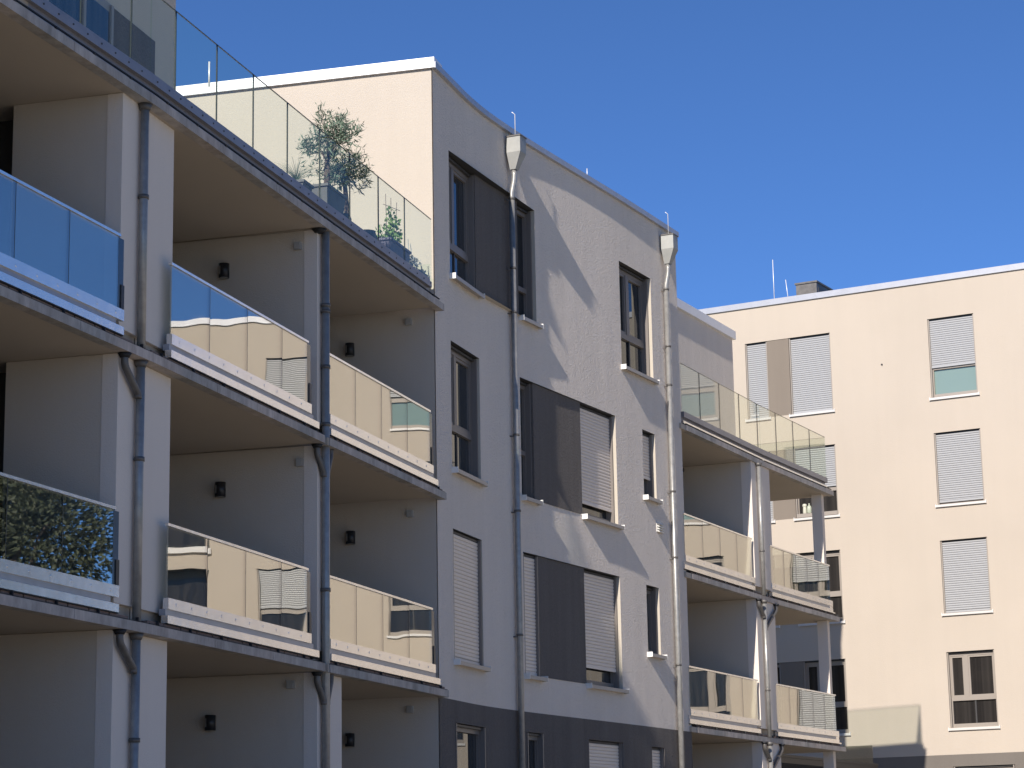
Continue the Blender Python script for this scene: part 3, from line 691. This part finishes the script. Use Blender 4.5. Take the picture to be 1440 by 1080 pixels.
# vent cowl and rods on the roof
b = MB()
b.box(FR, .62, 1.25, -3.75, -2.5, 15.2, 16.47); b.box(FR, .59, 1.28, -3.78, -2.47, 16.47, 16.52)
b.build('roof_vent', 'zinc_dark', cream)
b = MB(); b.box(FR, 1.251, 1.26, -3.6, -2.65, 15.5, 16.35); b.build('vent_grille', 'frame_d', cream)
for s_, o_, z_, ln in ((.88, -.15, 16.65, 0), (1.30, -.15, 16.02, -.06)):
    b = MB(); b.tube([FR(s_, o_, 15.4), FR(s_+ln, o_, z_)], .011, 8); b.build('lightning_rod', 'cap', cream)
b = MB(); b.tube([FR(3.97, -.01, 13.235), FR(3.97, .03, 13.23)], .022, 8); b.build('wall_anchor', 'black', cream)
b = MB(); b.box(FR, 2.49, 2.53, -.001, .0055, BAND, 3.4); 

b = MB(); b.box(FR, 1.315, 2.505, -.118, .0, SL[2]+.012, SL[2]+.112); b.build('window_ledge', 'frame', cream)
# two ceramic jars on the window sill behind the column
for s_, nm, mt, prof, lb in ((1.545, 'ceramic_jar', 'vase', [(.048,0),(.056,.03),(.050,.16),(.048,.18),(.062,.20),(.064,.235),(.045,.262),(.008,.27)], 'cream lidded jar on the window sill, left of the sage bottle jar'),
                         (1.675, 'ceramic_bottle', 'vase2', [(.055,0),(.066,.03),(.068,.14),(.055,.19),(.022,.215),(.018,.25),(.026,.262),(.01,.27)], 'sage green bottle jar with narrow neck on the window sill')):
    b = MB(); base = FR(s_, -.045, SL[2]+.113); pts = [base+Vector((0,0,z)) for r_, z in prof]; b.tube(pts, [max(r_, .002) for r_, z in prof], 16, cap=False)
    o = b.build(nm, mt); tag(o, lb, 'jar')

# ================================================================ lamps and sensor boxes under the balconies
dirp = FA.n*-1
def lampat(P, lb):
    """P on a wall facing the camera; wall normal = -FA.u"""
    e = empty('wall_lamp', P); nrm = -FA.u; nv = Vector((nrm.x, nrm.y, 0)); sd = Vector((FA.n.x, FA.n.y, 0))
    b = MB(); c_ = Vector(P)+nv*.07
    b.tube([c_+Vector((0,0,-.095)), c_+Vector((0,0,.095))], .070, 20)
    q = b.build('lamp_body', 'black', e)
    b = MB(); c2_ = Vector(P)+nv*.01
    def S(s_, o, z): return Vector(P)+sd*s_+nv*o+Vector((0,0,z))
    b.box(S, -.035, .035, 0, .03, -.06, .06); b.build('mounting_plate', 'lampin', e)
    b = MB(); b.tube([c_+Vector((0,0,-.098)), c_+Vector((0,0,-.0955))], .055, 16); b.build('lamp_lens', 'lampin', e)
    b = MB(); b.box(S, -.045, -.012, .112, .134, -.055, .055); b.build('lamp_strip', 'lampin', e)
    return tag(e, lb, 'wall lamp', 'round black wall lamps in the balconies')
def boxat(P, lb):
    nv = Vector((-FA.u.x, -FA.u.y, 0)); sd = Vector((FA.n.x, FA.n.y, 0))
    def S(s_, o, z): return Vector(P)+sd*s_+nv*o+Vector((0,0,z))
    b = MB(); b.box(S, -.05, .05, 0, .05, -.05, .05); b.box(S, -.038, .038, .05, .058, -.038, .038)
    return tag(b.build('sensor_box', 'ebox'), lb, 'sensor box', 'small square boxes on the balcony side walls')
rows = ['top floor', 'middle floor', 'lowest visible floor']
for i, (P, Q) in enumerate((((-3.74, 29.055, 7.806), (-2.761, 28.785, 8.063)), ((-3.765, 29.062, 4.892), (-2.728, 28.776, 5.185)), ((-3.869, 29.09, 1.916), (-2.843, 28.807, 2.358)))):
    def snap(v, base):         # onto the side face of the party wall
        k = (Vector((v[0], v[1]))-Vector(base)).dot(FA.n); a = Vector(base)+FA.n*k; return (a.x, a.y, v[2])
    base2 = xy(FA(5.664, 0, 0))
    lampat(snap(P, base2), ['black wall lamp in the top bay between the two wide party walls', 'black wall lamp in the middle bay between the two party walls', 'black wall lamp in the bottom bay between the two party walls'][i])
    boxat(snap(Q, base2), ['small grey box high on the side wall in the top left bay', 'small grey box high on the side wall in the middle left bay', 'small grey box high on the side wall in the bottom left bay'][i])
for i, (P, Q) in enumerate((((-2.421, 33.58, 7.761), (-1.535, 33.336, 8.128)), ((-2.419, 33.58, 4.898), (-1.539, 33.337, 5.207)), ((-2.44, 33.585, 1.928), (-1.563, 33.344, 2.338)))):
    base3 = (-1.150, 33.235)
    lampat(snap(P, base3), ['black wall lamp in the top bay next to the curved wall', 'black wall lamp in the middle bay next to the curved wall', 'black wall lamp in the bottom bay next to the curved wall'][i])
    boxat(snap(Q, base3), ['small grey box in the top bay next to the curved wall', 'small grey box in the middle bay next to the curved wall', 'small grey box in the bottom bay next to the curved wall'][i])

# ================================================================ plants on the roof terrace
def leafcloud(b, centre, rad, n, ln, wd, rnd, up=.0, mi=0, flat=1.0, hang=0):
    for _ in range(n):
        while True:
            p = Vector((rnd.uniform(-1,1), rnd.uniform(-1,1), rnd.uniform(-1,1)))
            if p.length < 1 and p.length > .25: break
        d = (p.normalized()+Vector((rnd.uniform(-.7,.7), rnd.uniform(-.7,.7), rnd.uniform(-.7,.7)+up))).normalized()
        q = Vector(centre)+Vector((p.x*rad[0], p.y*rad[1], p.z*rad[2]))
        l_ = ln*rnd.uniform(.6, 1.3); w_ = wd*rnd.uniform(.7, 1.3)
        sd = d.cross(Vector((rnd.uniform(-1,1), rnd.uniform(-1,1), rnd.uniform(-1,1)))).normalized()*w_/2; nn = d.cross(sd).normalized()*w_*.15
        b.v += [tuple(q), tuple(q+d*l_*.45+sd+nn), tuple(q+d*l_), tuple(q+d*l_*.45-sd+nn)]; k = len(b.v)-4
        b.f.append((k, k+1, k+2, k+3)); b.mi.append(mi); b.sm.append(False)
def planter(S, s_, o, z0, w0, w1, h, m, parent, rim=.035, dp=1.0, ln=1.0):
    b = MB(); hw0, hw1 = w0/2, w1/2; L0, L1 = hw0*ln, hw1*ln
    b.hexa([S(s_-L0,o-hw0*dp,z0), S(s_+L0,o-hw0*dp,z0), S(s_+L0,o+hw0*dp,z0), S(s_-L0,o+hw0*dp,z0), S(s_-L1,o-hw1*dp,z0+h-rim), S(s_+L1,o-hw1*dp,z0+h-rim), S(s_+L1,o+hw1*dp,z0+h-rim), S(s_-L1,o+hw1*dp,z0+h-rim)])
    b.box(S, s_-L1-.02, s_+L1+.02, o-hw1*dp-.02, o+hw1*dp+.02, z0+h-rim, z0+h)
    p_ = b.build('planter', m, parent)
    b = MB(); b.box(S, s_-L1+.03, s_+L1-.03, o-hw1*dp+.03, o+hw1*dp-.03, z0+h, z0+h+.006); b.build('soil', 'bark', p_); return p_
ZD = bT+.33
def olive(S, s_, o, z0, h_tr, lean, crad, n, lb, seed, potm='pot_g', leaf='leaf_o', pot=True, ph=.42, lo=0.0):
    rnd = random.Random(seed); e = empty('potted_olive_tree', S(s_, o, z0))
    if pot: planter(S, s_, o, z0, .22, .27, ph, potm, e, ln=2.5)
    zt = z0+ph-.02; p0 = S(s_, o, zt); p1 = S(s_+lean*.5, o, zt+h_tr*.5); p2 = S(s_+lean, o, zt+h_tr)
    b = MB(); b.tube([p0, p1, p2], [.045, .04, .03], 10)
    tips = []
    for k in range(16):
        a = rnd.uniform(0, 6.28); el = rnd.uniform(-.2, 1.3); r = rnd.uniform(.55, 1.05)
        q = p2+Vector((math.cos(a)*math.cos(el)*crad*r, math.sin(a)*math.cos(el)*crad*r, math.sin(el)*crad*1.05*r+crad*.25))
        mid_ = p2.lerp(q, .5)+Vector((rnd.uniform(-.05,.05), rnd.uniform(-.05,.05), .04)); b.tube([p2+Vector((0,0,-.05)), mid_, q], [.008, .005, .0025], 5); tips.append((mid_, q))
    b.build('trunk', 'olivebark', e); c_ = MB()
    for m_, q in tips:
        leafcloud(c_, m_, (.13,.13,.13), n//3, .11, .019, rnd); leafcloud(c_, q, (.12,.12,.13), n//2, .11, .019, rnd, up=.4)
        for j in range(3):        # a twig with paired leaves
            d = (q-p2).normalized()+Vector((rnd.uniform(-.5,.5), rnd.uniform(-.5,.5), rnd.uniform(-.2,.6))); d.normalize()
            for i in range(7):
                leafcloud(c_, q+d*.035*i, (.012,.012,.012), 2, .08, .014, rnd, up=.2)
    for k in range(int(lo)):
        leafcloud(c_, p0.lerp(p2, rnd.uniform(.1,.8))+Vector((rnd.uniform(-.25,.25), rnd.uniform(-.1,.1), 0)), (.08,.08,.1), 12, .07, .015, rnd)
    c_.build('crown', leaf, e); return tag(e, lb, 'potted tree')
olive(F2, .76, -.30, ZD, .50, .0, .40, 66, 'taller potted olive tree with dense round crown behind the terrace glass', 3, lo=14)
olive(F2, 1.62, -.32, ZD, .66, -.14, .27, 46, 'smaller olive tree with a leaning bare trunk, right of the taller one', 5, ph=.10, pot=False)
def grass(S, s_, o, z0, n, h, lb, seed):
    rnd = random.Random(seed); e = empty('grass_tuft', S(s_, o, z0))
    planter(S, s_, o, z0, .26, .32, .22, 'pot_g', e); b = MB(); p0 = S(s_, o, z0+.22)
    for k in range(n):
        a = rnd.uniform(0, 6.28); sp_ = rnd.uniform(.05, .42); hh = h*rnd.uniform(.5, 1); pts = []
        for i in range(6):
            t_ = i/5; pts.append(p0+Vector((math.cos(a)*sp_*t_**1.7, math.sin(a)*sp_*t_**1.7, hh*(t_-.38*t_*t_*sp_*2.2))))
        b.tube(pts, [.003, .0028, .0024, .002, .0014, .0006], 4)
    b.build('blades', 'leaf_o', e); return tag(e, lb, 'potted grass')
grass(F1, 4.85, -.32, ZD, 60, .42, 'tuft of arching ornamental grass behind the terrace glass', 11)
# climbing plant on a cane trellis in a violet grey trough
def climber():
    rnd = random.Random(21); S = F2; s_, o = 3.35, -.32; e = empty('potted_climber', S(s_, o, ZD))
    planter(S, s_, o, ZD, .24, .28, .34, 'pot_v', e, ln=3.0)
    b = MB(); z = ZD+.34
    for x in (-.18, .0, .2): b.tube([S(s_+x, o, z), S(s_+x*1.25, o, z+.72)], .005, 6)
    for zz, dz in ((.25, -.03), (.58, -.05)): b.tube([S(s_-.34, o+.006, z+zz+dz), S(s_+.38, o+.006, z+zz-dz)], .004, 6)
    b.build('trellis', 'bark', e)
    b = MB()
    for k in range(34):
        x = rnd.uniform(-.28, .26); zz = abs(rnd.gauss(0, .22)); 
        if zz > .62: continue
        if abs(x) > .30-zz*.35: x *= .5
        leafcloud(b, S(s_+x, o+rnd.uniform(-.1,.1), z+.03+zz), (.055,.055,.055), 11, .06, .05, rnd)
    b.build('leaves', 'leaf_g', e); tag(e, 'green leafy climber on a cane trellis in a violet grey trough', 'potted plant')
climber()
def silver():
    rnd = random.Random(31); S = F2; s_, o = 4.30, -.34; e = empty('potted_flowers', S(s_, o, ZD))
    planter(S, s_, o, ZD, .26, .34, .16, 'pot_g', e); b = MB(); z = ZD+.16
    for k in range(5):
        x = rnd.uniform(-.10, .12); hh = rnd.uniform(.2, .62); p = S(s_+x, o, z); b.tube([p, p+Vector((rnd.uniform(-.05,.05), 0, hh))], .006, 6)
    b.build('stems', 'leaf_s', e); b = MB()
    for k in range(9): leafcloud(b, S(s_+rnd.uniform(-.14,.26), o, z+rnd.uniform(.03,.26)), (.05,.05,.045), 22, .05, .035, rnd)
    b.build('leaves', 'leaf_s', e); tag(e, 'pale silvery plant with upright stems, last pot before the cream end wall', 'potted plant')
silver()
def roundpot(S, s_, o, r, h, lb, m='pot_g'):
    b = MB(); p = S(s_, o, ZD); prof = [(r*.7,0),(r*.95,h*.35),(r,h*.7),(r*.8,h*.93),(r*.84,h),(r*.6,h)]
    b.tube([p+Vector((0,0,z)) for _, z in prof], [q for q, _ in prof], 20); tag(b.build('round_pot', m), lb, 'plant pot', 'empty round grey pots on the terrace')
roundpot(F2, 2.35, -.32, .15, .28, 'round grey pot without a plant, between the olive trees and the climber')
roundpot(F2, 1.25, -.24, .10, .22, 'small round grey pot without a plant at the foot of the olive trees')

# ================================================================ trees mirrored in the balcony glass
def tree(x, y, h, r, lb, seed):
    rnd = random.Random(seed); e = empty('broadleaf_tree', (x, y, Z0)); b = MB(); p = Vector((x, y, Z0)); th = h*.42
    b.tube([p, p+Vector((.1,0,th*.5)), p+Vector((0,.1,th))], [.32, .25, .18], 12); cs = []
    for k in range(13):
        a = rnd.uniform(0, 6.28); el = rnd.uniform(-.1, 1.4); q = p+Vector((math.cos(a)*math.cos(el)*r*.75, math.sin(a)*math.cos(el)*r*.75, th+r*.55+math.sin(el)*(h-th)*.62))
        b.tube([p+Vector((0,0,th*.9)), (p+Vector((0,0,th*.9))).lerp(q, .5)+Vector((0,0,.3)), q], [.13, .08, .03], 7); cs.append(q)
    b.build('trunk', 'bark', e); c_ = MB()
    for q in cs: leafcloud(c_, q, (r*.6, r*.6, r*.55), 3000, .19, .12, rnd)
    c_.build('crown', 'leaf_t', e); return tag(e, lb, 'tree', 'broadleaf trees beyond the cream block')
tree(30.5, 50.5, 15, 4.2, 'broad tree nearest the end of the cream block', 1)
tree(35.5, 44.0, 14, 4.4, 'broad tree second from the cream block along the road', 2)
tree(38.0, 53.0, 17, 5.0, 'tallest tree, set back behind the other two', 4)
tree(27.0, 61.0, 13, 3.8, 'tree behind the far corner of the cream block', 6)
